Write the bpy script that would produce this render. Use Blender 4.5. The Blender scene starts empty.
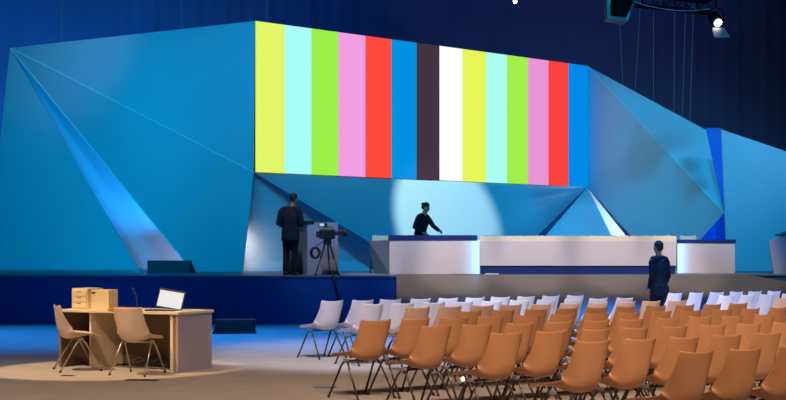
import bpy, bmesh, math, random
from mathutils import Vector, Matrix, Euler, Quaternion
random.seed(7)
sc = bpy.context.scene
C = sc.collection
PI = math.pi
FPX, CX, HY, EYE = 1290.0, 393.0, 250.0, 1.6

# ------------------------------------------------------------------ survey helpers
def at(px, py, Y):
    """world point seen in direction (px,py) at distance Y"""
    return Vector(((px-CX)*Y/FPX, Y, EYE-(py-HY)*Y/FPX))
def atz(px, z, Y):
    return Vector(((px-CX)*Y/FPX, Y, z))
def on_plane(a, b, c, px, z):
    n = (b-a).cross(c-a); k = (px-CX)/FPX
    # X = kY
    Y = (n.dot(a) - n.z*z)/(n.x*k+n.y)
    return Vector((k*Y, Y, z))

# ------------------------------------------------------------------ materials
def new_mat(name):
    m = bpy.data.materials.new(name); m.use_nodes = True
    return m, m.node_tree.nodes, m.node_tree.links, m.node_tree.nodes['Principled BSDF']
def mat(name, col, rough=.5, metal=0, noise=0, nscale=20, bump=0, bscale=60, emis=None, estr=0, spec=.5, col2=None, coat=0):
    m, N, L, P = new_mat(name)
    P.inputs['Base Color'].default_value = (*col, 1)
    P.inputs['Roughness'].default_value = rough
    P.inputs['Metallic'].default_value = metal
    P.inputs['Specular IOR Level'].default_value = spec
    P.inputs['Coat Weight'].default_value = coat
    tc = N.new('ShaderNodeTexCoord')
    if noise > 0:
        nt = N.new('ShaderNodeTexNoise'); nt.inputs['Scale'].default_value = nscale; nt.inputs['Detail'].default_value = 5
        L.new(tc.outputs['Object'], nt.inputs['Vector'])
        mx = N.new('ShaderNodeMix'); mx.data_type = 'RGBA'
        c2 = col2 or tuple(c*(1-noise) for c in col)
        mx.inputs['A'].default_value = (*col, 1); mx.inputs['B'].default_value = (*c2, 1)
        L.new(nt.outputs['Fac'], mx.inputs['Factor']); L.new(mx.outputs['Result'], P.inputs['Base Color'])
    if bump > 0:
        nb = N.new('ShaderNodeTexNoise'); nb.inputs['Scale'].default_value = bscale; nb.inputs['Detail'].default_value = 4
        L.new(tc.outputs['Object'], nb.inputs['Vector'])
        b = N.new('ShaderNodeBump'); b.inputs['Strength'].default_value = bump; b.inputs['Distance'].default_value = .02
        L.new(nb.outputs['Fac'], b.inputs['Height']); L.new(b.outputs['Normal'], P.inputs['Normal'])
    if emis:
        P.inputs['Emission Color'].default_value = (*emis, 1); P.inputs['Emission Strength'].default_value = estr
    return m
def lin(r, g, b):
    f = lambda c: (c/255/12.92) if c/255 <= .04045 else ((c/255+.055)/1.055)**2.4
    return (f(r), f(g), f(b))
def led_mat(name, x0, x1):
    """white acrylic lit from inside along one edge (local x from x0 dark to x1 bright)"""
    m, N, L, P = new_mat(name)
    P.inputs['Base Color'].default_value = (.62, .56, .62, 1); P.inputs['Roughness'].default_value = .45
    tc = N.new('ShaderNodeTexCoord'); sp = N.new('ShaderNodeSeparateXYZ'); L.new(tc.outputs['Object'], sp.inputs[0])
    mr = N.new('ShaderNodeMapRange'); mr.inputs['From Min'].default_value = x0; mr.inputs['From Max'].default_value = x1
    L.new(sp.outputs['X'], mr.inputs['Value'])
    pw = N.new('ShaderNodeMath'); pw.operation = 'POWER'; pw.inputs[1].default_value = 3.0; L.new(mr.outputs['Result'], pw.inputs[0])
    ml = N.new('ShaderNodeMath'); ml.operation = 'MULTIPLY'; ml.inputs[1].default_value = 1.7; L.new(pw.outputs[0], ml.inputs[0])
    P.inputs['Emission Color'].default_value = (.12, .62, 1, 1)
    L.new(ml.outputs[0], P.inputs['Emission Strength'])
    return m

M = {}
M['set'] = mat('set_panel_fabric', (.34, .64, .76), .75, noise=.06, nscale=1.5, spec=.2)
M['set_dark'] = mat('set_return_dark', (.05, .10, .22), .7, noise=.1, nscale=2, spec=.2)  # panel colour darkened to paint the shaded sides of the folds
M['set_blue'] = mat('set_return_blue', (.02, .20, .75), .6, noise=.1, nscale=2, spec=.3)
M['edge'] = mat('panel_edge', (.5, .75, .85), .5, emis=(.03, .45, .75), estr=.12)  # bright ridge lines, their glow painted in; no lamp inside
M['stage'] = mat('stage_fascia', (.015, .10, .34), .8, noise=.15, nscale=2.5, bump=.1, spec=.15)
M['deck'] = mat('stage_deck', (.10, .16, .26), .45, noise=.15, nscale=3)
M['carpet'] = mat('carpet', (.46, .40, .36), .9, noise=.25, nscale=2.2, bump=.25, bscale=90, spec=.15)
M['ramp'] = mat('ramp_carpet', (.10, .088, .09), .45, noise=.2, nscale=2, bump=.05, spec=.4)
M['curtain'] = mat('backdrop_curtain', (.09, .15, .26), .95, noise=.3, nscale=.6, spec=.05)
M['ceil'] = mat('ceiling_black', (.02, .02, .03), .9, noise=.2, nscale=2)
M['white'] = mat('desk_laminate', (.64, .575, .61), .5, noise=.04, nscale=6)
M['cream'] = mat('cream_plastic', (.80, .72, .58), .5, noise=.04, nscale=9)
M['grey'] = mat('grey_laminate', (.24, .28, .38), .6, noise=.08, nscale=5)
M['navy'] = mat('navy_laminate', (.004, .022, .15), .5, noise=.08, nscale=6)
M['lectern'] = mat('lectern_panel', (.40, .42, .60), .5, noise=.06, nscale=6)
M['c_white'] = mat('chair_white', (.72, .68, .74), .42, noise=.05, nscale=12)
M['c_peach'] = mat('chair_peach', (.66, .42, .30), .42, noise=.06, nscale=12)  # white shell with the start of the warm light painted in
M['c_tan'] = mat('chair_tan', (.54, .26, .12), .42, noise=.08, nscale=9)  # white shell with the full warm light painted into its colour
M['c_desk'] = mat('chair_beige', (.74, .56, .43), .42, noise=.06, nscale=9)  # same shell at the desk, warm spot light painted into the colour
M['leg'] = mat('leg_dark_metal', (.10, .09, .09), .35, metal=.8, noise=.1)
M['leg_gold'] = mat('leg_steel', (.55, .48, .38), .3, metal=.9, noise=.08)  # same chair tubes, brightened and tinted to look gold-lit
M['clamp'] = mat('clamp_plastic', (.28, .24, .22), .5, noise=.1)
M['rubber'] = mat('rubber', (.02, .02, .02), .8, noise=.1)
M['wood_top'] = mat('desk_top_maple', (.86, .74, .55), .45, noise=.12, nscale=8)
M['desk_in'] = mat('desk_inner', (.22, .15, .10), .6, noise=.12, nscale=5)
M['desk_side'] = mat('desk_side', (.40, .36, .46), .55, noise=.05, nscale=5)
M['birch'] = mat('birch_ply', (.90, .74, .44), .5, noise=.15, nscale=10)
M['birch_d'] = mat('birch_shadow', (.35, .22, .1), .6, noise=.15, nscale=10)
M['orange'] = mat('orange_plastic', (.85, .30, .03), .5, noise=.1)
M['black'] = mat('black_plastic', (.025, .028, .035), .45, noise=.2, nscale=14)
M['teal_box'] = mat('monitor_cabinet', (.05, .14, .20), .5, noise=.15, nscale=9)
M['gun'] = mat('gunmetal', (.12, .13, .16), .35, metal=.7, noise=.15)
M['rig'] = mat('rig_black', (.0025, .0015, .0015), .9, noise=.2, spec=.03)
M['wire'] = mat('steel_wire', (.06, .07, .10), .4, metal=.3, noise=.1, emis=(.25, .32, .5), estr=.05)  # slight emission paints light onto the wires
M['lcd'] = mat('laptop_screen', (.5, .55, .6), .3, noise=.03, emis=(.50, .62, .78), estr=.7)
M['lamp'] = mat('lamp_lens', (1, .9, .7), .3, noise=.01, emis=(1, .85, .6), estr=14)
M['skin'] = mat('skin', (.42, .24, .16), .55, noise=.08, nscale=14)
M['hair'] = mat('hair_dark', (.012, .01, .01), .7, noise=.3, nscale=40)
M['suit'] = mat('suit_charcoal', (.016, .02, .038), .85, noise=.25, nscale=30, spec=.2)
M['suit_blue'] = mat('suit_navy', (.006, .012, .022), .85, noise=.25, nscale=30, spec=.2)
M['trousers'] = mat('trousers_dark', (.012, .014, .026), .85, noise=.25, nscale=30, spec=.2)
M['blouse'] = mat('blouse_black', (.014, .013, .018), .85, noise=.25, nscale=30, spec=.2)
M['shoe'] = mat('shoe_black', (.01, .01, .012), .3, noise=.2)
M['paper'] = mat('paper', (.8, .8, .82), .7, noise=.03)
M['glass'] = mat('lens_glass', (.02, .02, .04), .08, noise=.1, coat=1)
M['eye'] = mat('eye', (.1, .08, .07), .2, noise=.1)

# ------------------------------------------------------------------ object helpers
def link(name, me, m, parent=None):
    o = bpy.data.objects.new(name, me)
    if m is not None and len(me.materials) == 0: me.materials.append(m)
    C.objects.link(o)
    if parent is not None: o.parent = parent
    return o
def obj(name, bm, m, parent=None, smooth=False):
    me = bpy.data.meshes.new(name)
    bmesh.ops.recalc_face_normals(bm, faces=bm.faces)
    if smooth:
        for f in bm.faces: f.smooth = True
    bm.to_mesh(me); bm.free()
    return link(name, me, m, parent)
def tag(o, label, cat, group=None):
    o['label'] = label; o['category'] = cat
    if group: o['group'] = group
    return o
def thing(name, label, cat, loc=(0, 0, 0), rz=0, group=None):
    o = bpy.data.objects.new(name, None); C.objects.link(o); o.empty_display_size = .2
    o.location = loc; o.rotation_euler = (0, 0, rz)
    return tag(o, label, cat, group)
def struct(o):
    o['kind'] = 'structure'; return o
def add_box(bm, x0, x1, y0, y1, z0, z1, bev=0, mtx=None):
    t = bmesh.new()
    bmesh.ops.create_cube(t, size=1)
    for v in t.verts:
        v.co = Vector(((x0+x1)/2+v.co.x*(x1-x0), (y0+y1)/2+v.co.y*(y1-y0), (z0+z1)/2+v.co.z*(z1-z0)))
    if bev: bmesh.ops.bevel(t, geom=t.edges[:], offset=bev, segments=2, affect='EDGES', profile=.5)
    if mtx: bmesh.ops.transform(t, matrix=mtx, verts=t.verts)
    me = bpy.data.meshes.new('t'); t.to_mesh(me); t.free(); bm.from_mesh(me); bpy.data.meshes.remove(me)
    return bm
def bx(*a, **k): return add_box(bmesh.new(), *a, **k)
def add_tube(bm, pts, r, n=10, caps=True):
    """tube through pts; r scalar, list, or list of (rx,ry)"""
    pts = [Vector(p) for p in pts]; k = len(pts)
    if not isinstance(r, (list, tuple)): r = [r]*k
    rings = []; side = None
    for i, p in enumerate(pts):
        d = (pts[min(i+1, k-1)]-pts[max(i-1, 0)]).normalized()
        if side is None:
            side = Vector((1, 0, 0)) if abs(d.x) < .9 else Vector((0, 1, 0))
        side = (side-d*side.dot(d)).normalized(); up = d.cross(side)
        rx, ry = r[i] if isinstance(r[i], (list, tuple)) else (r[i], r[i])
        rings.append([bm.verts.new(p+side*rx*math.cos(2*PI*j/n)+up*ry*math.sin(2*PI*j/n)) for j in range(n)])
    for a, b in zip(rings, rings[1:]):
        for j in range(n): bm.faces.new((a[j], a[(j+1) % n], b[(j+1) % n], b[j]))
    if caps:
        bm.faces.new(rings[0][::-1]); bm.faces.new(rings[-1])
    return bm
def tube(pts, r, n=10): return add_tube(bmesh.new(), pts, r, n)
def add_ell(bm, c, r, rot=None, seg=18, rg=12):
    m = Matrix.Translation(Vector(c)) @ (rot.to_matrix().to_4x4() if rot else Matrix.Identity(4)) @ Matrix.Diagonal((*r, 1))
    bmesh.ops.create_uvsphere(bm, u_segments=seg, v_segments=rg, radius=1, matrix=m); return bm
def add_prism(bm, pts, off):
    """closed polygon pts extruded by vector off"""
    a = [bm.verts.new(Vector(p)) for p in pts]; b = [bm.verts.new(Vector(p)+Vector(off)) for p in pts]
    bm.faces.new(a); bm.faces.new(b[::-1]); n = len(a)
    for i in range(n): bm.faces.new((a[i], b[i], b[(i+1) % n], a[(i+1) % n]))
    return bm
def prism(pts, off): return add_prism(bmesh.new(), pts, off)
def bake(bm, mods):
    me = bpy.data.meshes.new('b'); bm.to_mesh(me); bm.free()
    o = bpy.data.objects.new('b', me); C.objects.link(o)
    for typ, kw in mods:
        md = o.modifiers.new(typ, typ)
        for k_, v_ in kw.items(): setattr(md, k_, v_)
    dg = bpy.context.evaluated_depsgraph_get()
    out = bpy.data.meshes.new_from_object(o.evaluated_get(dg))
    bpy.data.objects.remove(o); bpy.data.meshes.remove(me)
    for p in out.polygons: p.use_smooth = True
    return out
def blob(bm, voxel=.01, it=4, fac=.5):
    return bake(bm, [('REMESH', dict(mode='VOXEL', voxel_size=voxel)), ('SMOOTH', dict(factor=fac, iterations=it))])
def copy_tree(root):
    r = root.copy(); C.objects.link(r)
    for ch in root.children:
        c = ch.copy(); C.objects.link(c); c.parent = r
        for g in ch.children:
            d = g.copy(); C.objects.link(d); d.parent = c
    return r

# ------------------------------------------------------------------ the hall
ZS = 1.05
struct(obj('floor', bx(-24, 26, -6, 52, -.2, 0), M['carpet']))
struct(obj('ceiling', bx(-24, 26, -6, 52, 14, 14.2), M['ceil']))
wb = bmesh.new()      # pleated curtain wall at the back
n = 300
lo = [wb.verts.new((-24+50*i/n, 50+.04*math.sin(i*1.9)+.03*math.sin(i*.7), 0)) for i in range(n+1)]
hi = [wb.verts.new((v.co.x, v.co.y, 14)) for v in lo]
for i in range(n): wb.faces.new((lo[i], lo[i+1], hi[i+1], hi[i]))
struct(obj('wall_back', wb, M['curtain'], smooth=True))
struct(obj('wall_left', bx(-24.2, -24, -6, 52, 0, 14), M['ceil']))
struct(obj('wall_right', bx(26, 26.2, -6, 52, 0, 14), M['ceil']))
struct(obj('wall_front', bx(-24, 26, -6.2, -6, 0, 14), M['ceil']))

# stage: blue front block on the left, a deck that reaches back, a carpeted ramp on the right
YL, YR = 27.7, 29.2
stg = thing('stage', 'long raised stage with deep blue front and dark deck', 'stage', (0, 30, 0))
def sp(o): o.matrix_parent_inverse = Matrix.Translation((0, -30, 0)); return o
def child(name, bm, m, parent, smooth=False):
    o = obj(name, bm, m, parent, smooth)
    o.matrix_parent_inverse = Matrix.LocRotScale(parent.location, parent.rotation_euler, None).inverted(); return o
xe = atz(395.5, 0, YL).x
child('fascia', prism([(-20, YL, 0), (xe, YL, 0), (xe, YL, ZS-.035), (-20, YL, ZS-.035)], (0, .1, 0)), M['stage'], stg)
child('fascia', prism([(xe, YL+.1, 0), (xe, YR, 0), (xe, YR, ZS-.035), (xe, YL+.1, ZS-.035)], (-.1, 0, 0)), M['stage'], stg)
child('fascia', prism([(xe, YR, 0), (18, YR, 0), (18, YR, ZS-.035), (xe, YR, ZS-.035)], (0, .1, 0)), M['stage'], stg)
child('deck', prism([(-20, YL-.02, ZS-.035), (xe+.02, YL-.02, ZS-.035), (xe+.02, YR-.02, ZS-.035), (18, YR-.02, ZS-.035), (18, 46, ZS-.035), (-20, 46, ZS-.035)], (0, 0, .035)), M['deck'], stg)
rp = bmesh.new()
rt = [(xe+.02, YR-.03, ZS-.005), (atz(746, 0, YR).x, YR-.03, ZS-.005)]; rb = [(xe+.02, 26.1, .01), (13.6, 26.1, .01)]
g0 = [(xe+.02, YR-.03, 0), (13.6, YR-.03, 0)]
v = [rp.verts.new(p) for p in (rb[0], rb[1], rt[1], rt[0], (rt[0][0], rt[0][1], 0), (rt[1][0], rt[1][1], 0))]
rp.faces.new((v[0], v[1], v[2], v[3])); rp.faces.new((v[3], v[4], v[0])); rp.faces.new((v[1], v[5], v[2])); rp.faces.new((v[3], v[2], v[5], v[4])); rp.faces.new((v[0], v[4], v[5], v[1]))
tag(obj('stage_ramp', rp, M['ramp']), 'wide sloping taupe carpeted ramp rising to the stage front below the desks', 'ramp')

# ------------------------------------------------------------------ faceted stage set
def facet(parent, pts, m, name='panel', th=.07):
    return child(name, prism(pts, (0, th, 0)), m, parent)
A = at(10, 48, 36.4); B = at(255, 21, 32); E = at(253.5, 172, 32); Cc = at(587.5, 66, 40); F = at(587.5, 187, 40)
S1 = atz(139, ZS, 34.9); S2 = atz(192, ZS, 33.2)
G = atz(-14, ZS, 36.4)
F1 = on_plane(A, E, S2, 243, ZS)
lw = thing('backdrop_wing', 'teal lit faceted backdrop wing left of the video screen with a slanting bright blue fold', 'backdrop', (A.x, 34, ZS))
facet(lw, [A, G, S1], M['set']); facet(lw, [A+Vector((.02, .12, -.02)), atz(128, ZS, 36.9), atz(212, ZS, 36.9)], M['set'], 'fold_panel'); facet(lw, [A, S2, F1, E], M['set']); facet(lw, [A, E, B], M['set'])
child('edge_trim', tube([A+Vector((0, -.01, 0)), E+Vector((0, -.01, 0))], .016, 6), M['edge'], lw)
child('edge_trim', tube([A+Vector((0, -.01, 0)), S2+Vector((0, -.01, .02))], .014, 6), M['edge'], lw)

# screen
scr = thing('video_screen', 'huge LED video screen showing vertical colour bars high on the backdrop', 'screen', (B.x, B.y, E.z))
xs = [255, 284, 311, 338, 365, 391, 416, 439, 462, 485.5, 506.5, 527.5, 548, 568, 587.5]
cols = [(226, 246, 104), (168, 253, 248), (156, 240, 72), (240, 158, 226), (255, 74, 58), (0, 146, 226), (66, 50, 62), (255, 255, 255), (230, 246, 86), (170, 255, 240), (160, 240, 72), (234, 150, 214), (248, 66, 60), (0, 138, 232)]
M['bars'] = []
for i, c in enumerate(cols):
    m = mat('bar_%s' % ('yellow cyan green pink red blue black white yellow2 cyan2 green2 pink2 red2 blue2'.split()[i]), (.004, .004, .004), .9, spec=0, emis=lin(*c), estr=1.0)
    M['bars'].append(m)
def scr_pt(px, top):
    k = (px-CX)/FPX
    # intersect view direction with the screen's vertical plane
    d = Cc-B; t = (k*B.y-B.x)/(d.x-k*d.y)
    p = B.lerp(Cc, t); q = E.lerp(F, t)
    return p if top else Vector((p.x, p.y, q.z))
bm = bmesh.new()
nrm = Vector((-(Cc-B).y, (Cc-B).x, 0)).normalized()
if nrm.y > 0: nrm = -nrm
pr = [(bm.verts.new(scr_pt(x, 1)+nrm*.02), bm.verts.new(scr_pt(x, 0)+nrm*.02)) for x in xs]
for i in range(14):
    f = bm.faces.new((pr[i][0], pr[i][1], pr[i+1][1], pr[i+1][0])); f.material_index = i
me = bpy.data.meshes.new('display'); bm.to_mesh(me); bm.free()
for m in M['bars']: me.materials.append(m)
dsp = link('display', me, None, scr); dsp.matrix_parent_inverse = Matrix.Translation(scr.location).inverted()
child('cabinet', prism([B, Cc, F, E], -nrm*.3), M['black'], scr)

# centre wall below the screen
ct = thing('backdrop_centre', 'blue lit sloping backdrop wall under the video screen with a pale round light on it', 'backdrop', (0, 35, ZS))
T0 = at(371, 243, 35.2); T1 = atz(374.5, ZS, 33.4); Tb = on_plane(E, T0, F, 371, ZS)
W0 = on_plane(E, T0, F, 504, ZS)
facet(ct, [E, T0, Tb, W0, F], M['set'])
facet(ct, [E+Vector((-.15, .75, 0)), E+Vector((.0, .08, 0)), T1, atz(222, ZS, F1.y+1.1)], M['set'], 'front_panel')
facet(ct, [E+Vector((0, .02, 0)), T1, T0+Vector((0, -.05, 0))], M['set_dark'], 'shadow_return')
L1 = atz(517, ZS, 37.6); L2 = atz(628, ZS, 37.0); L3 = atz(653, ZS, 36.9); L4 = atz(661, ZS, 36.9)
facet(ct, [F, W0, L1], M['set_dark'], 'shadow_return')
facet(ct, [F, L1, L2], M['set'], 'front_panel')
facet(ct, [F+Vector((0, .1, .0)), atz(622, ZS, 39.3), atz(674, ZS, 39.3)], M['set'], 'fold_panel')
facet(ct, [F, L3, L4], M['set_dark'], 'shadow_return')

# right wing
rw = thing('backdrop_wing', 'teal lit pointed backdrop wing right of the video screen sloping down to the right', 'backdrop', (6, 36, ZS))
D2 = at(724, 213, 34.2); D1 = at(706, 130, 36)
R4 = on_plane(Cc, F, D2, 661, ZS); R3 = on_plane(Cc, F, D2, 674, ZS)
facet(rw, [Cc, D2, D1], M['set']); facet(rw, [Cc, F, R4, R3, D2], M['set'])
child('edge_trim', tube([Cc+Vector((0, -.01, 0)), D2+Vector((0, -.01, 0))], .012, 6), M['edge'], rw)
tag(obj('backdrop_panel', prism([at(706, 128, 37), at(722, 128, 37), atz(728, ZS, 37), atz(660, ZS, 37)], (0, .08, 0)), M['set_blue']), 'deep blue panel in the gap between the right backdrop wing and the far right panel', 'backdrop')
fr = thing('backdrop_panel', 'plain steel blue backdrop panel standing at the far right of the stage', 'backdrop', (9, 32, ZS))
facet(fr, [at(721.5, 129.5, 34), at(850, 173, 32), atz(850, ZS, 32), atz(727.5, ZS, 34)], M['set'])

# ------------------------------------------------------------------ stage desks
def desk(label, px0, px1, Y, ztop, plinth, blue, m, glow=None):
    p0 = atz(px0, ZS, Y); p1 = atz(px1, ZS, Y); w = p1.x-p0.x
    d = thing('stage_desk', label, 'desk', (p0.x, Y, ZS))
    h = ztop-ZS
    def c(name, bm, mm): return obj(name, bm, mm, d)
    c('front_panel', bx(0, w, 0, .05, plinth, h, bev=.006), m)
    if plinth: c('plinth', bx(.02, w-.02, .02, .1, 0, plinth), M['navy'])
    c('side_panel', bx(0, .04, .05, .7, 0, h), m); c('side_panel', bx(w-.04, w, .05, .7, 0, h), m)
    c('worktop', bx(.04, w-.04, .05, .66, h-.06, h-.02), M['white'])
    return d, w, h
dl, w, h = desk('white panelled stage desk with glowing blue right edge, below the pale round light', 389.5, 479.5, YR+.05, at(0, 240.3, YR+.05).z, 0, 1, M['white'])
z6 = at(0, 234.3, YR+.05).z-ZS
obj('modesty_rail', bx(-.03, w-.05, -.01, .05, h, z6-.02), M['navy'], dl)
o = obj('light_panel', bx(w-.62, w-.002, -.012, -.001, .01, h-.02), led_mat('led_right', w-.62, w), dl)
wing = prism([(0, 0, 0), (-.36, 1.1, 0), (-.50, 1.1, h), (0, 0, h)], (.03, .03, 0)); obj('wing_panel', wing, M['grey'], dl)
lg, w, h = desk('very long cream and white stage desk on a blue plinth, centre of the stage', 479.8, 676.5, YR+.15, at(0, 241, YR+.15).z, .19, 0, M['white'])
obj('cream_rail', bx(0, w, .0, .06, h, at(0, 236, YR+.15).z-ZS), M['cream'], lg)
dr, w, h = desk('white stage desk with glowing blue left edge, right of the long desk', 677.5, 735, YR+1.1, at(0, 243.2, YR+1.1).z, 0, 1, M['white'])
obj('modesty_rail', bx(-.02, w+.02, -.01, .05, h, h+.085), M['navy'], dr)
m2 = led_mat('led_left', .52, 0)
obj('light_panel', bx(.002, .52, -.012, -.001, .01, h-.01), m2, dr)

# lecterns
q0 = at(307.3, 275, 28.7); q1 = at(338, 275, 28.7); w = q1.x-q0.x; hh = at(0, 222.5, 28.7).z-ZS
lc = thing('lectern', 'pale violet lectern with dark reading top, beside the man in the charcoal suit', 'lectern', (q0.x, 28.7, ZS))
obj('front_panel', bx(0, w, 0, .04, 0, hh, bev=.008), M['lectern'], lc)
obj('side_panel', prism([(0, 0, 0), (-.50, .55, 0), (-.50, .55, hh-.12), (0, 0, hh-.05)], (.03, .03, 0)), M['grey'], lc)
obj('reading_top', prism([(-.06, -.03, hh), (.16, -.03, hh), (.16, .04, hh-.02), (-.45, .62, hh-.14), (-.52, .56, hh-.12)], (0, 0, .035)), M['black'], lc)
obj('back_edge', bx(-.55, -.49, .55, .60, 0, hh-.25), M['lectern'], lc)
q0 = atz(774, ZS, 29.9)
lc2 = thing('lectern', 'slanted blue grey lectern cut off by the right end of the stage', 'lectern', (q0.x, 29.9, ZS))
obj('front_panel', prism([(0, 0, 0), (.62, 0, 0), (.62, 0, .99), (.2, 0, .86), (-.12, 0, .76), (-.1, 0, .6)], (0, .05, 0)), M['lectern'], lc2)
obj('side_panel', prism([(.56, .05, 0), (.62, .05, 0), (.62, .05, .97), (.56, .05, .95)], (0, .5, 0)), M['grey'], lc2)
obj('reading_top', prism([(.16, -.03, .86), (.64, -.03, 1.0), (.64, .5, 1.02), (.16, .5, .88)], (0, 0, .03)), M['black'], lc2)

# ------------------------------------------------------------------ chairs
def shell_mesh():
    prof = [(.245, .412, .198, 0), (.225, .436, .212, .006), (.13, .441, .222, .020), (.03, .427, .226, .048), (-.06, .403, .226, .085), (-.145, .390, .222, .125),
            (-.210, .412, .216, .150), (-.247, .475, .210, .150), (-.264, .555, .206, .118), (-.274, .635, .203, .080), (-.283, .715, .200, .052), (-.292, .785, .197, .040), (-.294, .798, .192, .038)]
    bm = bmesh.new(); nu = 14; rows = []
    for i, (y, z, hw, cu) in enumerate(prof):
        a = prof[max(i-1, 0)]; b = prof[min(i+1, len(prof)-1)]
        t = Vector((0, b[0]-a[0], b[1]-a[1])).normalized(); nn = Vector((0, t.z, -t.y))
        if nn.z < 0 and i < 5: nn = -nn
        if i >= 5 and nn.y < 0: nn = -nn
        row = []
        for j in range(nu+1):
            s = -1+2*j/nu
            top = .012*abs(s)**3 if i >= len(prof)-2 else 0
            row.append(bm.verts.new(Vector((hw*s, y, z+top))+nn*cu*abs(s)**3.0))
        rows.append(row)
    for a, b in zip(rows, rows[1:]):
        for j in range(nu): bm.faces.new((a[j], a[j+1], b[j+1], b[j]))
    bmesh.ops.recalc_face_normals(bm, faces=bm.faces)
    return bake(bm, [('SOLIDIFY', dict(thickness=.009, offset=0)), ('SUBSURF', dict(levels=1, render_levels=1))])
SH = shell_mesh()
def make_chair(name, label, cm, lm, group=None):
    t = thing(name, label, 'chair', group=group)
    me = SH.copy(); me.materials.clear(); me.materials.append(cm)
    link('seat_shell', me, cm, t)
    for s in (-1, 1):
        for y0, y1, y2 in ((.0, .05, .225), (-.02, -.07, -.265)):
            lg = obj('leg', tube([(s*.19, y0, .395), (s*.205, y1, .34), (s*.235, y2, .012)], .0105, 8), lm, t, True)
            obj('foot_cap', tube([(s*.235, y2, 0), (s*.235, y2, .02)], .015, 8), M['rubber'], lg)
        obj('clamp', bx(s*.19-.016, s*.19+.016, -.04, .025, .375, .41, bev=.006), M['clamp'], t)
    obj('crossbar', tube([(-.19, -.01, .385), (.19, -.01, .385)], .011, 8), lm, t, True)
    return t
ORD = ['', 'first', 'second', 'third', 'fourth', 'fifth', 'sixth', 'seventh', 'eighth', 'ninth', 'tenth', 'eleventh', 'twelfth', 'thirteenth', 'fourteenth']
kinds = {'white': ('white', 'c_white'), 'peach': ('peach', 'c_peach'), 'tan': ('orange tan', 'c_tan')}  # shells are all white; later kinds carry painted warm light
protos = {}
ANG = .5244; U = Vector((math.cos(ANG), math.sin(ANG)))*.5003; V = Vector((math.sin(ANG), -math.cos(ANG)))*1.2166
O0 = Vector((-.907, 18.92)); FW = Vector((-math.sin(ANG), math.cos(ANG)))
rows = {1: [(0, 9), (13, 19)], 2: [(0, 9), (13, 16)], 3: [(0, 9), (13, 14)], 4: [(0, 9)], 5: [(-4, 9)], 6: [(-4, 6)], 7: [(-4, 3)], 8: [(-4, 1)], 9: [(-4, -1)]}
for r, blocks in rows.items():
    kind = 'white' if r <= 2 else 'peach' if r == 3 else 'tan'  # kind sets how much warm light is painted into a row
    for bi, (c0, c1) in enumerate(blocks):
        for c in range(c0, c1+1):
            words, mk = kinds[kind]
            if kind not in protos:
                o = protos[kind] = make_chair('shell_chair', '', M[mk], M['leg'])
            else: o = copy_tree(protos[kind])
            k = c-c0+1
            rowtxt = 'front row nearest the stage' if r == 1 else ORD[r]+' row from the stage'
            blk = ' in the right block,' if bi else (' in the left block,' if len(blocks) > 1 else ' end of the')
            lab = f"{words} shell chair, {ORD[k]} from left{blk} {rowtxt}" if len(blocks) > 1 else f"{words} shell chair, {ORD[k]} from the left end of the {rowtxt}"
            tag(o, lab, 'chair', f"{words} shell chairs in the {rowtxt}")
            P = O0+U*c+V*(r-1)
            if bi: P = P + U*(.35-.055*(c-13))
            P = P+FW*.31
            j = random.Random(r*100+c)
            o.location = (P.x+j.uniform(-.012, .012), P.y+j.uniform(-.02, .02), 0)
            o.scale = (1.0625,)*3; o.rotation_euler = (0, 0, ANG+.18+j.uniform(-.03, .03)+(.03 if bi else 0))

# cream chairs behind the stage desks
cp = None
spots = [(380, 30.95, 0), (404, 31.1, 1)]+[(494+21.2*i, 30.55, i+2) for i in range(9)]+[(690, 31.2, 12)]
for i, (px, Y, k) in enumerate(spots):
    if cp is None: o = cp = make_chair('panel_chair', '', M['cream'], M['leg'])
    else: o = copy_tree(cp)
    o.scale = (1, 1.1, 1.12); o.location = atz(px, ZS, Y); o.rotation_euler = (0, 0, PI+random.uniform(-.06, .06))
    if i == 0: lab = 'cream chair behind the left end of the stage desk below the round light'
    elif i == 1: lab = 'cream chair left of the woman in black behind the stage desk'
    elif i == 11: lab = 'cream chair behind the short right hand stage desk'
    else: lab = f'cream chair, {ORD[i-1]} from the left behind the long stage desk'
    tag(o, lab, 'chair', 'cream chairs behind the stage desks')

# ------------------------------------------------------------------ foreground desk (local x to the right along the front, y away)
P1 = Vector((-2.80, 16.8, 0)); adir = math.atan2(-.423, .906)
dk = thing('technician_desk', 'open fronted beige desk with maple top standing in a pool of warm light', 'desk', P1, adir)
WD, DD, HD = 1.96, .80, .79
obj('desktop', bx(-WD, 0.02, -.02, DD+.02, HD-.035, HD, bev=.005), M['wood_top'], dk)
obj('side_panel', bx(-.03, 0, 0, DD, 0, HD-.035), M['desk_side'], dk)
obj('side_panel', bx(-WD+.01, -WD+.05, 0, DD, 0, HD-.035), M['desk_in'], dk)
obj('front_post', bx(-.13, -.09, .01, .05, 0, HD-.035), M['wood_top'], dk); obj('post_filler', bx(-.09, -.03, .03, .06, 0, HD-.035), M['birch_d'], dk)
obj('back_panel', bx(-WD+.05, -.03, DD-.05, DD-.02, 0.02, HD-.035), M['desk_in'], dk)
obj('divider', bx(-1.47, -1.44, .05, DD-.05, 0, HD-.035), M['wood_top'], dk)
def dpt(lx, ly, z=0):
    return P1+Matrix.Rotation(adir, 3, 'Z') @ Vector((lx, ly, z))

# chairs at the desk
for (px, Y, rz, lab) in ((79, 17.2, math.radians(-66), 'beige shell chair seen side on at the left end of the technician desk'),
                         (138.5, 16.65, math.radians(-19), 'beige shell chair seen from behind, in front of the technician desk centre')):
    o = make_chair('shell_chair', lab, M['c_desk'], M['leg_gold'], 'beige shell chairs at the technician desk'); o.location = atz(px, 0, Y); o.rotation_euler = (0, 0, rz); o.scale = (1.08,)*3

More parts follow.
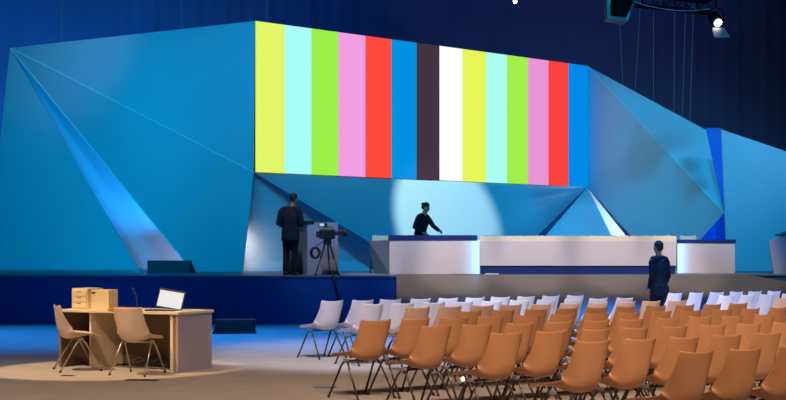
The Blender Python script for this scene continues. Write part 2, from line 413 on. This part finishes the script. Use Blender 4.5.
# drawer box
def on_desk(px, Y): return atz(px, HD, Y)
db = thing('drawer_box', 'light birch desktop box with three drawers at the left end of the desk', 'drawer box', on_desk(87.5, 17.62), math.radians(-32))
obj('case', bx(-.30, .0, -.0, .30, 0, .285, bev=.004), M['birch'], db)
# case front faces local -y ; drawers on it
for k in range(3):
    d = obj('drawer', bx(-.285, -.015, -.014, .0, .02+k*.08, .092+k*.08, bev=.003), M['birch'], db)
    obj('finger_slot', bx(-.19, -.11, -.018, -.0135, .075+k*.08, .085+k*.08), M['birch_d'], d)
bb = thing('storage_box', 'plain birch box with a dark tag, right of the drawer box on the desk', 'box', on_desk(98.5, 17.52), math.radians(-18))
obj('case', bx(-.10, .17, -.02, .22, 0, .27, bev=.004), M['birch'], bb); obj('tag', bx(-.09, -.04, -.026, -.02, .22, .24), M['black'], bb)
ot = thing('paper_tray', 'low orange tray between the storage box and the microphone', 'tray', on_desk(122, 17.28), adir)
t_ = bmesh.new(); add_box(t_, -.15, .15, -.11, .11, 0, .008); add_box(t_, -.15, .15, -.11, -.1, 0, .04); add_box(t_, -.15, .15, .1, .11, 0, .04); add_box(t_, -.15, -.14, -.1, .1, 0, .04); add_box(t_, .14, .15, -.1, .1, 0, .04)
obj('tray', t_, M['orange'], ot); obj('paper_stack', bx(-.135, .135, -.095, .095, .008, .03), M['paper'], ot)
mc = thing('desk_microphone', 'thin gooseneck microphone standing on the desk left of the laptop', 'microphone', on_desk(137, 17.35))
obj('base', tube([(0, 0, 0), (0, 0, .02)], .045, 16), M['black'], mc); obj('gooseneck', tube([(0, 0, .02), (.0, 0, .12), (-.012, 0, .2), (-.04, 0, .26)], .006, 8), M['gun'], mc, True)
obj('capsule', tube([(-.035, 0, .25), (-.06, -.005, .295)], [.012, .014], 10), M['black'], mc, True)
lt = thing('laptop', 'open laptop with a glowing white screen on the right end of the desk', 'laptop', on_desk(165.5, 17.2), math.radians(-8))
obj('keyboard_base', bx(-.24, .16, -.15, .1, 0, .02, bev=.004), M['gun'], lt)
lm_ = Matrix.Translation((0.02, .1, .02)) @ Matrix.Rotation(math.radians(-16), 4, 'X') @ Matrix.Rotation(math.radians(9), 4, 'Y')
obj('lid', bx(-.20, .17, 0, .012, 0, .265, bev=.003, mtx=lm_), M['black'], lt); obj('screen', bx(-.185, .155, -.003, -.0005, .018, .24, mtx=lm_), M['lcd'], lt)
# things beneath
cb = bmesh.new(); rr = random.Random(3)
for k in range(5):
    pts = []
    for i in range(22):
        a = i*.55+k; pts.append(dpt(-.85+.10*math.cos(a)+.02*i-.1*k*.5, .62+.10*math.sin(a*1.3), .04+.10*abs(math.sin(i*.4+k))))
    add_tube(cb, pts, .009, 6)
add_tube(cb, [dpt(-1.4+.08*i, .55+.05*math.sin(i), .015) for i in range(16)], .012, 6)
tag(obj('cable_bundle', cb, M['black'], smooth=True), 'tangle of black cables on the floor under the technician desk', 'cable')
ab = thing('adapter_box', 'small black box lying under the right end of the desk', 'box', dpt(-.36, .62), adir)
obj('case', bx(-.17, .17, -.1, .1, 0, .2, bev=.01), M['black'], ab); obj('lid', bx(-.14, .14, -.08, .08, .2, .215, bev=.004), M['gun'], ab)

# floor boxes and disc
for (px, py, w_, d_, lab, rz) in ((67.5, 375.8, .16, .12, 'small dark floor box in the carpet left of the desk chairs', 0), (142, 380.3, .42, .14, 'dark flat floor hatch in front of the desk centre', -.1)):
    Y = EYE*FPX/(py-HY); o = thing('floor_hatch', lab, 'floor hatch', atz(px, 0, Y), rz)
    obj('frame', bx(-w_/2, w_/2, -d_/2, d_/2, 0, .006, bev=.002), M['gun'], o); obj('lid', bx(-w_/2+.015, w_/2-.015, -d_/2+.015, d_/2-.015, .006, .009), M['black'], o)
Y = EYE*FPX/(387-HY); o = thing('floor_hatch', 'round grey floor plate beside the front leg of the nearest left chair', 'floor hatch', atz(325, 0, Y))
obj('ring', tube([(0, 0, 0), (0, 0, .008)], .14, 32), M['gun'], o); obj('lid', tube([(0, 0, .008), (0, 0, .011)], .115, 32), M['grey'], o)
Y = 15.2; o = thing('floor_lamp', 'small glaring lamp low between the chairs in the left foreground', 'lamp', atz(463, 0, Y));  # added glowing bead, stands in for a glint on a chair clamp
obj('base', tube([(0, 0, 0), (0, 0, .02)], .05, 16), M['black'], o); obj('stem', tube([(0, 0, .02), (0, 0, .055)], .012, 8), M['gun'], o)
b_ = bmesh.new(); add_ell(b_, (0, 0, .08), (.022, .022, .022)); obj('bulb', b_, M['lamp'], o, True)

# speakers
sw = thing('floor_speaker', 'black speaker cabinet on the blue lit floor right of the desk', 'speaker', atz(234.5, 0, 24.6), math.radians(4))
w2 = .39
obj('cabinet', prism([(-w2, 0, 0), (w2, 0, 0), (w2, .0, .26), (w2-.04, .05, .27), (-w2+.04, .05, .27), (-w2, 0, .26)], (0, .32, 0)), M['black'], sw)
obj('grille', bx(-w2+.06, w2-.06, -.015, 0, .03, .23, bev=.004), M['black'], sw); obj('foot', bx(-w2-.02, -w2+.03, -.02, .3, 0, .05), M['black'], sw); obj('foot', bx(w2-.03, w2+.02, -.02, .3, 0, .05), M['black'], sw)
obj('handle', tube([(-w2+.03, -.02, .1), (-w2+.03, -.05, .12), (-w2+.03, -.05, .18), (-w2+.03, -.02, .2)], .008, 8), M['gun'], sw, True)
sm = thing('stage_monitor', 'dark teal wedge monitor on the stage below the slanting bright fold', 'speaker', atz(168.5, ZS, 30.6))
obj('cabinet', prism([(-.5, 0, 0), (.5, 0, 0), (.5, 0, .3), (-.5, 0, .3)], (0, .36, 0)), M['teal_box'], sm)
obj('grille', bx(-.45, .45, -.012, 0, .03, .27), M['teal_box'], sm)
obj('wedge_side', prism([(.5, 0, 0), (.62, .1, 0), (.5, 0, .3)], (0, .2, 0)), M['black'], sm)
it = thing('power_box', 'tiny white junction box on the stage left of the dark wedge monitor', 'box', atz(136, ZS, 30.6))
obj('case', bx(-.12, .14, -.05, .08, 0, .05, bev=.006), M['paper'], it); obj('plug', bx(.08, .13, -.04, .02, .05, .13, bev=.006), M['paper'], it)
pc = bx(-.15, .15, -.04, .04, 0, .02); o = tag(obj('cable_cover', pc, M['paper']), 'flat white cable cover at the foot of the long stage desk, left end', 'cable cover'); o.location = atz(492, ZS, YR+.06); 

# ------------------------------------------------------------------ hanging rig
k = 0
wires = [((62, -8), (62, 40.5), 36), ((182, -8), (182, 27.5), 33.5), ((267, -8), (267, 21.5), 32.4), ((619.5, 20), (623, 84), 39.3), ((641, -4), (635, 90.5), 39), ((653.5, -4), (653.5, 100.5), 38.4),
         ((674.5, 6), (674, 112), 37.6), ((685.5, 5), (682.5, 116.5), 37.2), ((693.5, 6), (690, 121), 36.8)]
names = ['first hanging wire from the left above the left wing', 'hanging wire above the middle of the left wing', 'hanging wire above the left corner of the video screen', 'hanging wire under the ceiling speaker, above the right wing', 'slanting wire just right of the ceiling speaker', 'hanging wire left of the lighting truss', 'leftmost of the three wires below the lighting truss', 'middle of the three wires below the lighting truss', 'rightmost of the three wires below the lighting truss']
for ((x0, y0), (x1, y1), Y), nm in zip(wires, names):
    a = at(x0, y0, Y); b = at(x1, y1, Y)
    if y0 < 0: a = a+(a-b)*((13.95-a.z)/(a.z-b.z))
    else: a = a+(a-b)*((13.95-a.z)/(a.z-b.z))
    tag(obj('hanging_wire', tube([a, b], .008, 6), M['wire']), 'thin grey '+nm, 'wire', 'thin suspension wires')
hs = thing('ceiling_speaker', 'black loudspeaker box hanging at the top right of the video screen', 'speaker', at(622, 0, 30))
obj('cabinet', prism([(-.34, 0, -.42), (.12, -.1, -.5), (.36, 0, .05), (.3, 0, .5), (-.3, 0, .5), (-.36, 0, .0)], (0, .5, 0)), M['black'], hs)
obj('grille', prism([(-.28, -.02, -.36), (.08, -.12, -.43), (.29, -.03, .05), (.25, -.02, .42), (-.25, -.02, .42)], (0, .03, 0)), M['rig'], hs)
obj('bracket', tube([(0, .25, .5), (0, .25, 6.5)], .03, 8), M['rig'], hs)
tr = thing('lighting_truss', 'dark lighting truss with looping cable at the top right', 'truss', at(684, 3, 30))
tb = bmesh.new()
for (yy, zz) in ((0, .18), (.3, .18), (0, -.08), (.3, -.08)): add_tube(tb, [(-1.5, yy, zz+.10), (.62, yy, zz-.12)], .03, 8)
obj('chords', tb, M['rig'], tr, True)
tb = bmesh.new()
for i in range(8):
    x = -1.45+i*.26; s = -.104*(x+1.5)+.10
    add_tube(tb, [(x, 0, -.08+s), (x+.13, 0, .18+s), (x+.26, 0, -.08+s)], .012, 6); add_tube(tb, [(x, 0, -.08+s), (x, .3, -.08+s), (x, .3, .18+s)], .012, 6)
obj('lattice', tb, M['rig'], tr, True)
cp_ = [(-1.2+1.9*i/30, -.06, .02-.12*math.sin(PI*i/30)-.16*i/30) for i in range(31)]+[(.74, -.05, -.08), (.72, 0, .12), (.55, 0, .2)]
obj('cable', tube(cp_, .011, 6), M['gun'], tr, True)
obj('hanger', tube([(-.6, .15, .2), (-.6, .15, 6)], .02, 6), M['rig'], tr); obj('hanger', tube([(.4, .15, .1), (.4, .15, 6)], .02, 6), M['rig'], tr)
sl = thing('spotlight', 'lit spotlight hanging at the top right beside the truss', 'spotlight', at(716, 20, 29.5))
ax = Vector((.12, -.55, -.45)).normalized()
obj('housing', tube([Vector((0, 0, .0))-ax*.22, Vector((0, 0, 0))-ax*.18, Vector((0, 0, 0))+ax*.12], [.07, .13, .14], 18), M['rig'], sl, True)
obj('lens', tube([ax*.125, ax*.135], .09, 18), M['lamp'], sl)
obj('barn_door', prism([ax*.13+Vector((-.14, 0, -.12)), ax*.13+Vector((.14, 0, -.12)), ax*.4+Vector((.18, 0, -.2)), ax*.4+Vector((-.18, 0, -.2))], (0, 0, .01)), M['gun'], sl)
obj('yoke', tube([(-.17, 0, 0), (-.17, .02, .22), (0, .02, .3), (.17, .02, .22), (.17, 0, 0)], .014, 8), M['rig'], sl, True)
obj('clamp', tube([(0, .02, .3), (0, .02, 6)], .018, 8), M['rig'], sl)
s2 = thing('spotlight', 'tiny distant spotlight glowing at the top edge above the video screen', 'spotlight', at(515, 1.5, 30))
obj('housing', tube([(0, .12, .06), (0, 0, 0)], [.06, .07], 12), M['rig'], s2, True); obj('lens', tube([(0, -.004, 0), (0, -.012, -.002)], .045, 12), M['lamp'], s2); obj('hanger', tube([(0, .1, .06), (0, .1, 5.6)], .012, 6), M['rig'], s2)

# ------------------------------------------------------------------ TV camera on tripod
cz = ZS
tv = thing('broadcast_camera', 'broadcast video camera on a black tripod in front of the lectern', 'camera', atz(327.5, ZS, 28.12), math.radians(0)); tv.scale = (.98, .95, .84)
mt = Matrix.Translation((0, 0, .95))
obj('camera_body', bx(-.17, .17, -.2, .2, .94, 1.2, bev=.03), M['black'], tv)
obj('lens', tube([(.14, .05, 1.1), (.2, .08, 1.1), (.34, .14, 1.1)], [.06, .065, .08], 16), M['gun'], tv, True)
obj('lens_hood', tube([(.33, .135, 1.1), (.40, .165, 1.1)], [.085, .095], 16), M['black'], tv)
obj('viewfinder', bx(-.2, .0, -.12, .06, 1.25, 1.36, bev=.012), M['black'], tv); obj('viewfinder_screen', bx(-.17, -.07, -.128, -.121, 1.27, 1.34), M['lcd'], tv)
obj('handle', tube([(-.08, 0, 1.2), (-.08, 0, 1.25), (.1, 0, 1.25), (.1, 0, 1.2)], .014, 8), M['gun'], tv, True)
obj('battery', bx(-.25, -.16, -.08, .08, .98, 1.14, bev=.01), M['gun'], tv)
obj('fluid_head', bx(-.09, .09, -.09, .09, .80, .95, bev=.02), M['gun'], tv)
obj('pan_bar', tube([(-.05, 0, .92), (-.2, -.25, .78), (-.26, -.4, .72)], .012, 8), M['black'], tv, True)
for (fx, fy) in ((-.26, -.12), (.26, -.12), (.03, .35)):
    lg_ = obj('leg', tube([(fx*.15, fy*.15, .86), (fx*.6, fy*.6, .42)], .022, 8), M['gun'], tv, True)
    obj('lower_leg', tube([(fx*.58, fy*.58, .44), (fx, fy, .015)], .014, 8), M['leg'], lg_, True); obj('foot', tube([(fx, fy, 0), (fx, fy, .03)], .03, 8), M['rubber'], lg_)
obj('spreader', tube([(-.19, -.09, .25), (0, .05, .2), (.19, -.09, .25), (0, .05, .2), (.02, .25, .25)], .008, 6), M['gun'], tv, True)
cc = [(-.27+.12*math.cos(i*.5)*(1-.008*i), -.08+.03*math.sin(i), .58+.16*math.sin(i*.5)*(1-.006*i)) for i in range(60)]
obj('cable_coil', tube(cc, .012, 6), M['black'], tv, True)
pts = [at(332, 271, YL-.03)+Vector((0, .3, 0)), at(333, 275, YL-.07), at(336, 285, YL-.07), at(340, 300, YL-.07), at(343, 322, YL-.07), at(347, 325.5, YL-.25)]
pts[0] = Vector((pts[0].x, YL+.2, ZS+.02)); pts[1].z = ZS+.02
tag(obj('camera_cable', tube(pts, .022, 8), M['black'], smooth=True), 'black cable running down the blue stage front below the broadcast camera', 'cable')

# ------------------------------------------------------------------ people (local frame: facing +y, feet at z 0)
def hand(bm, wrist, d, palm_n, s=1.0, side=1, curl=.35):
    """palm, four fingers and a thumb; d = direction of the fingers, palm_n = palm normal, thumb leaves the side"""
    w = Vector(wrist); d = Vector(d).normalized(); nrm_ = Vector(palm_n); nrm_ = (nrm_-d*nrm_.dot(d)).normalized(); lat = d.cross(nrm_)*side
    add_tube(bm, [w-d*.01, w+d*.04*s, w+d*.09*s], [(.026*s, .02*s), (.034*s, .018*s), (.036*s, .014*s)], 12)
    for k, (off, L) in enumerate(((-.030, .062), (-.010, .075), (.011, .080), (.031, .070))):
        b0 = w+d*.085*s+lat*off*s; pts = [b0-d*.02*s]; dd = d.copy()
        for q in range(3):
            dd = (dd+nrm_*curl*(.8+.15*k)).normalized(); pts.append(pts[-1]+dd*(L/3*s+(.02*s if q == 0 else 0)))
        add_tube(bm, pts, [.0095*s, .009*s, .0085*s, .0075*s], 8)
    t0 = w+d*.03*s+lat*.028*s
    add_tube(bm, [t0, t0+(d*.5+lat*.7+nrm_*.25).normalized()*.035*s, t0+(d*.5+lat*.7+nrm_*.25).normalized()*.035*s+(d*.85+lat*.2+nrm_*.4).normalized()*.04*s], [.013*s, .011*s, .009*s], 8)
def head(bm, c, rot, s=1.0):
    R_ = rot.to_matrix()
    P_ = lambda x, y, z: Vector(c)+R_ @ (Vector((x, y, z))*s)
    e = lambda p, r: add_ell(bm, P_(*p), tuple(q*s for q in r), rot)
    e((0, -.012, .03), (.075, .094, .092)); e((0, .02, -.03), (.060, .070, .075)); e((0, .052, -.085), (.034, .030, .026)); e((0, .045, -.045), (.046, .045, .04))
    add_tube(bm, [P_(0, .085, .02), P_(0, .108, -.028)], [.009*s, .015*s], 8)
    e((0, .086, -.058), (.024, .010, .006)); e((0, .084, -.068), (.020, .010, .006))
    e((0, .078, .03), (.055, .014, .010))
    for sx in (-1, 1): e((sx*.076, -.005, -.005), (.010, .020, .032)); e((sx*.045, .055, -.02), (.022, .022, .022))
def person(label, loc, rz, scale, pose, mats, lean=0, hair_long=False, skirt=False):
    t = thing('person', label, 'person', loc, rz)
    J = {k_: Vector(v_) for k_, v_ in pose.items()}
    rot = pose.get('headrot', None); rot = Euler(rot) if rot else Euler((0, 0, 0))
    # body
    bm = bmesh.new()
    hips = J['hips']; ch = J['chest']; nk = J['neck']; hd = J['head']
    add_tube(bm, [hips+Vector((0, 0, -.07)), hips, hips.lerp(ch, .5), ch, ch.lerp(nk, .7), nk], [(.13, .09), (.155, .10), (.13, .095), (.155, .11), (.13, .075), (.055, .055)], 20)
    add_tube(bm, [nk-Vector((0, 0, .04)), nk.lerp(hd, .4), hd-Vector((0, 0, .03))], [.058, .054, .052], 14)
    head(bm, hd, rot)
    for sd, s_ in (('l', -1), ('r', 1)):
        sh, el, wr = J['sh_'+sd], J['el_'+sd], J['wr_'+sd]
        add_tube(bm, [sh+Vector((-s_*.05, 0, .0)), sh, sh.lerp(el, .4), el, el.lerp(wr, .3), wr], [.05, .052, .045, .036, .037, .025], 14)
        dirn = (wr-el).normalized()
        hand(bm, wr, J.get('hd_'+sd, dirn), J.get('pn_'+sd, Vector((-s_, .2, 0))), 1.0, s_)
        hp, kn, an = J['hp_'+sd], J['kn_'+sd], J['an_'+sd]
        add_tube(bm, [hp, hp.lerp(kn, .35), kn, kn.lerp(an, .3), an], [.085, .075, .052, .052, .036], 14)
        toe = an+Vector(J.get('toe_'+sd, (0, .15, -.06)))
        add_tube(bm, [an, an+Vector((0, -.01, -.045)), an.lerp(toe, .55)+Vector((0, 0, -.02)), toe], [.036, .036, .034, .022], 12)
    link('body', blob(bm, .0085, 3), M['skin'], t)
    # jacket or top
    bm = bmesh.new(); wd = mats.get('wide', 1); hem = hips+Vector((0, -.01, mats.get('hem', -.14)))
    add_tube(bm, [hem, hips+Vector((0, 0, -.02)), hips.lerp(ch, .45), ch, ch.lerp(nk, .55), ch.lerp(nk, .88)], [(q[0]*wd, q[1]*wd) for q in ((.185, .135), (.183, .132), (.160, .125), (.190, .135), (.165, .10), (.085, .07))], 24)
    add_tube(bm, [J['sh_l'], J['sh_l'].lerp(J['sh_r'], .5)+Vector((0, 0, .03)), J['sh_r']], [.072, .075, .072], 14)
    for sd, s_ in (('l', -1), ('r', 1)):
        sh, el, wr = J['sh_'+sd], J['el_'+sd], J['wr_'+sd]
        add_tube(bm, [sh+Vector((-s_*.02, 0, .012)), sh.lerp(el, .15), sh.lerp(el, .6), el, el.lerp(wr, .5), el.lerp(wr, .97)], [q*wd for q in (.066, .072, .062, .054, .050, .042)], 16)
    link(mats.get('topname', 'jacket'), blob(bm, .013, 6), mats['top'], t)
    # trousers
    bm = bmesh.new()
    add_tube(bm, [hips+Vector((0, 0, .05)), hips, hips+Vector((0, 0, -.10))], [(.155, .115), (.168, .122), (.16, .115)], 20)
    for sd in 'lr':
        hp, kn, an = J['hp_'+sd], J['kn_'+sd], J['an_'+sd]
        add_tube(bm, [hp+Vector((0, 0, .03)), hp.lerp(kn, .3), kn, kn.lerp(an, .5), an+Vector((0, 0, -.02))], [.1, .098, .077, .070, .062], 16)
    link('trousers', blob(bm, .013, 5), mats['legs'], t)
    for sd in 'lr':
        an = J['an_'+sd]; toe = an+Vector(J.get('toe_'+sd, (0, .15, -.06)))
        bm = bmesh.new(); add_tube(bm, [an+Vector((0, -.03, -.03)), an+Vector((0, -.035, -.06)), an.lerp(toe, .5)+Vector((0, 0, -.035)), toe+Vector((0, .035, -.008))], [.044, .045, .042, .028], 12)
        link('shoe', blob(bm, .01, 3), M['shoe'], t)
    # hair
    bm = bmesh.new(); R_ = rot.to_matrix()
    c = lambda x, y, z: hd+R_ @ Vector((x, y, z))
    add_ell(bm, c(0, -.022, .045), (.083, .098, .088), rot); add_ell(bm, c(0, -.055, -.005), (.070, .055, .07), rot)
    if hair_long: add_ell(bm, c(0, -.10, .05), (.045, .045, .045), rot); add_ell(bm, c(0, -.05, .02), (.085, .07, .085), rot)
    link('hair', blob(bm, .01, 3), M['hair'], t)
    eb = bmesh.new()
    for sx in (-1, 1): add_ell(eb, c(sx*.032, .082, .004), (.012, .008, .008), rot, 10, 8)
    obj('eyes', eb, M['eye'], t, True)
    t.scale = (scale,)*3
    return t
stand = dict(hips=(0, 0, .95), chest=(0, .01, 1.28), neck=(.025, .0, 1.50), head=(.06, .05, 1.67), headrot=(-.3, 0, -.15), hem_=(0, 0, 0),
             sh_l=(-.19, 0, 1.43), sh_r=(.19, 0, 1.43), el_l=(-.27, -.04, 1.13), el_r=(.27, -.03, 1.13), wr_l=(-.16, .19, 1.05), wr_r=(.17, .20, 1.09),
             hp_l=(-.09, 0, .90), hp_r=(.09, 0, .90), kn_l=(-.10, .02, .49), kn_r=(.09, .03, .49), an_l=(-.11, -.02, .09), an_r=(.10, -.01, .09), toe_r=(.03, .14, -.06), toe_l=(-.02, .15, -.06))
person('man in a charcoal suit standing with his back turned beside the lectern', atz(290.5, ZS, 28.35), math.radians(-16), 1.0, stand, dict(top=M['suit'], legs=M['trousers'], hem=-.2, wide=1.12))
walk = dict(hips=(0, 0, .93), chest=(0, .03, 1.26), neck=(0, .03, 1.48), head=(0, .06, 1.645), headrot=(-.12, 0, .1),
            sh_l=(-.165, .02, 1.41), sh_r=(.165, .04, 1.41), el_l=(-.205, -.03, 1.12), el_r=(.205, .02, 1.12), wr_l=(-.19, .08, .88), wr_r=(.20, .17, .90),
            hp_l=(-.09, 0, .88), hp_r=(.09, 0, .88), kn_l=(-.07, .12, .49), kn_r=(.07, -.02, .48), an_l=(-.05, .16, .10), an_r=(.06, -.30, .16), toe_r=(.01, .13, -.10), toe_l=(0, .15, -.06))
walker = person('man in a navy suit walking on the floor in front of the stage ramp', atz(660, 0, 24.0), math.radians(22), 1.0, walk, dict(top=M['suit_blue'], legs=M['trousers'], hem=-.2, wide=.86))
lean = dict(hips=(0, -.02, .90), chest=(0, .05, 1.22), neck=(0, .10, 1.43), head=(0, .16, 1.585), headrot=(-.35, 0, .2),
            sh_l=(-.175, .06, 1.37), sh_r=(.175, .08, 1.36), el_l=(-.25, .22, 1.13), el_r=(.27, -.0, 1.11), wr_l=(-.17, .45, 1.01), wr_r=(.16, .18, .97),
            hp_l=(-.085, -.02, .86), hp_r=(.085, -.02, .86), kn_l=(-.09, .02, .47), kn_r=(.09, .04, .47), an_l=(-.09, -.02, .09), an_r=(.1, 0, .09))
person('dark haired woman in a black top leaning on the desk before the round light', atz(420.5, ZS, 31.6), math.radians(-125), 1.0, lean, dict(top=M['blouse'], legs=M['trousers'], topname='top', hem=-.03, wide=1.05), hair_long=True)

# ------------------------------------------------------------------ lights
def look(o, tgt):
    d = Vector(tgt)-o.location; o.rotation_euler = d.to_track_quat('-Z', 'Y').to_euler()
def spot(name, loc, tgt, e, col, deg, blend=.5, r=.15):
    l = bpy.data.lights.new(name, 'SPOT'); l.energy = e; l.color = col; l.spot_size = math.radians(deg); l.spot_blend = blend; l.shadow_soft_size = r
    o = bpy.data.objects.new(name, l); C.objects.link(o); o.location = loc; look(o, tgt); return o
def area(name, loc, tgt, e, col, sx, sy, spread=180):
    l = bpy.data.lights.new(name, 'AREA'); l.energy = e; l.color = col; l.shape = 'RECTANGLE'; l.size = sx; l.size_y = sy; l.spread = math.radians(spread)
    o = bpy.data.objects.new(name, l); C.objects.link(o); o.location = loc; look(o, tgt); return o
TEAL = (.0, .42, .82)
for (x, tx, ty, e) in ((-12, -10, 36, 5000), (-8, -6.5, 34, 4700), (-3, -2.5, 32.5, 4300), (2, 2, 35.5, 6200), (6, 6, 38, 7800), (9, 10, 36, 5900), (12, 12, 33, 1500)):
    spot('cyc_light', (x, 19, 12), (tx, ty, 3.9), e, TEAL, 44, .9, .3)
# narrow beams
spot('circle_light', (1.0, 18, 9.0), (1.47, 36, 2.65), 27000, (1, .90, .76), 10, .45, .05)
spot('fold_light', (-5.25, 35.7, 1.9), (-8.6, 36.7, 4.3), 1000, (.0, .36, 1), 75, 1, .1)
spot('fold_uplight', (-5.2, 35.6, ZS+.15), (-6.7, 36.85, 1.5), 75, (1, .62, .85), 95, 1, .1)
area('corner_strip', (F1.x-.2, F1.y+.55, 2.0), (F1.x+.9, F1.y+1.15, 2.0), 13, (1, .60, .56), .05, 1.9, 150)
for z, e, px in ((ZS+.15, 55, 671), (ZS+.9, 35, 656), (ZS+1.6, 18, 636)):
    spot('gap_light', atz(px, z, 38.2), atz(px-20, z+.5, 39.3), e*5, (1, .82, .80), 140, 1, .04)
spot('gap_blue', (D2.x-.5, 35.4, ZS+.1), (D2.x-.5, 37, 2.2), 160, (.02, .25, 1), 120, 1, .1)
spot('tip_light', (11, 27, 6.5), (D1.x-.3, D1.y, 4), 260, (1, .6, .65), 42, 1, .2)
spot('corner_light', (-8, 27, 9.5), (A.x+2.2, A.y, A.z-.3), 260, (1, .55, .60), 34, 1, .2)
# steep light on the stage desks
for x, e in ((-1.6, 1800), (.6, 4200), (2.3, 4200), (4.0, 4200), (5.8, 4200), (7.4, 4200)):
    spot('desk_wash', (x, 24.3, 11), (x, 29.2, 1.3), e, (1, .88, .78), 20, .5, .2)
for x, e in ((-.2, 1500), (7.15, 2200)):
    spot('desk_wash', (x, 24.5, 11), (x, 31.1, 1.8), e, (1, .9, .8), 9, .5, .1)
# blue floor wash near the stage
for x in (-11, -6, -1, 3.5, 7.5):
    spot('floor_wash', (x, 22.5, 11.5), (x, 23.8, 0), 8500, (.01, .25, 1), 46, 1, .3)
for x in (1.5, 4.5, 7.5, 10.5):
    spot('ramp_wash', (x, 20.5, 10), (x, 26.3, .05), 50000, (.03, .25, 1), 16, 1, .2)
spot('curtain_light', (-14, 40, 2), (-13, 50, 7), 9000, (.02, .30, .9), 110, 1, .5)
area('curtain_glow', (2, 43, 13), (0, 50, 6), 200, (.04, .15, 1), 20, 1)
# warm light on the audience and foreground floor
spot('floor_fill', (-7, 12, 12), (-6.5, 19.2, 0), 1500, (.25, .45, 1), 40, 1, .3)
for (x, fy, e) in ((-8, 12.6, 5000), (-4, 12.6, 4800), (0, 12.8, 5600), (3.5, 13.3, 6200), (7, 14.2, 6600)):
    spot('house_warm', (x+.8, 2.5, 11.5), (x, fy, 0), e, (1, .72, .53), 35, .7, .3)
# cool white light on the front rows
for (x, fy, e) in ((-.5, 19.8, 8500), (3, 20.8, 10500), (7, 22.0, 11000)):
    spot('row_light', (x, 12, 11.5), (x, fy, 0), e, (.76, .80, 1), 26, .7, .3)
spot('desk_spot', (-6.4, 15.4, 7.2), (-3.95, 17.25, .3), 2600, (1, .66, .32), 24, .25, .06)

w = bpy.data.worlds.new('World'); sc.world = w; w.use_nodes = True
w.node_tree.nodes['Background'].inputs[0].default_value = (.05, .09, .2, 1); w.node_tree.nodes['Background'].inputs[1].default_value = .1

# ------------------------------------------------------------------ camera
cam = bpy.data.cameras.new('camera'); co = bpy.data.objects.new('camera', cam); C.objects.link(co)
co.location = (0, 0, EYE); co.rotation_euler = (PI/2, 0, 0)
cam.sensor_width = 36; cam.lens = 36*FPX/786; cam.shift_y = (HY-200)/786; cam.clip_end = 200
sc.camera = co
sc.view_settings.view_transform = 'Standard'; sc.view_settings.look = 'None'; sc.view_settings.exposure = 0
sc.cycles.use_denoising = True
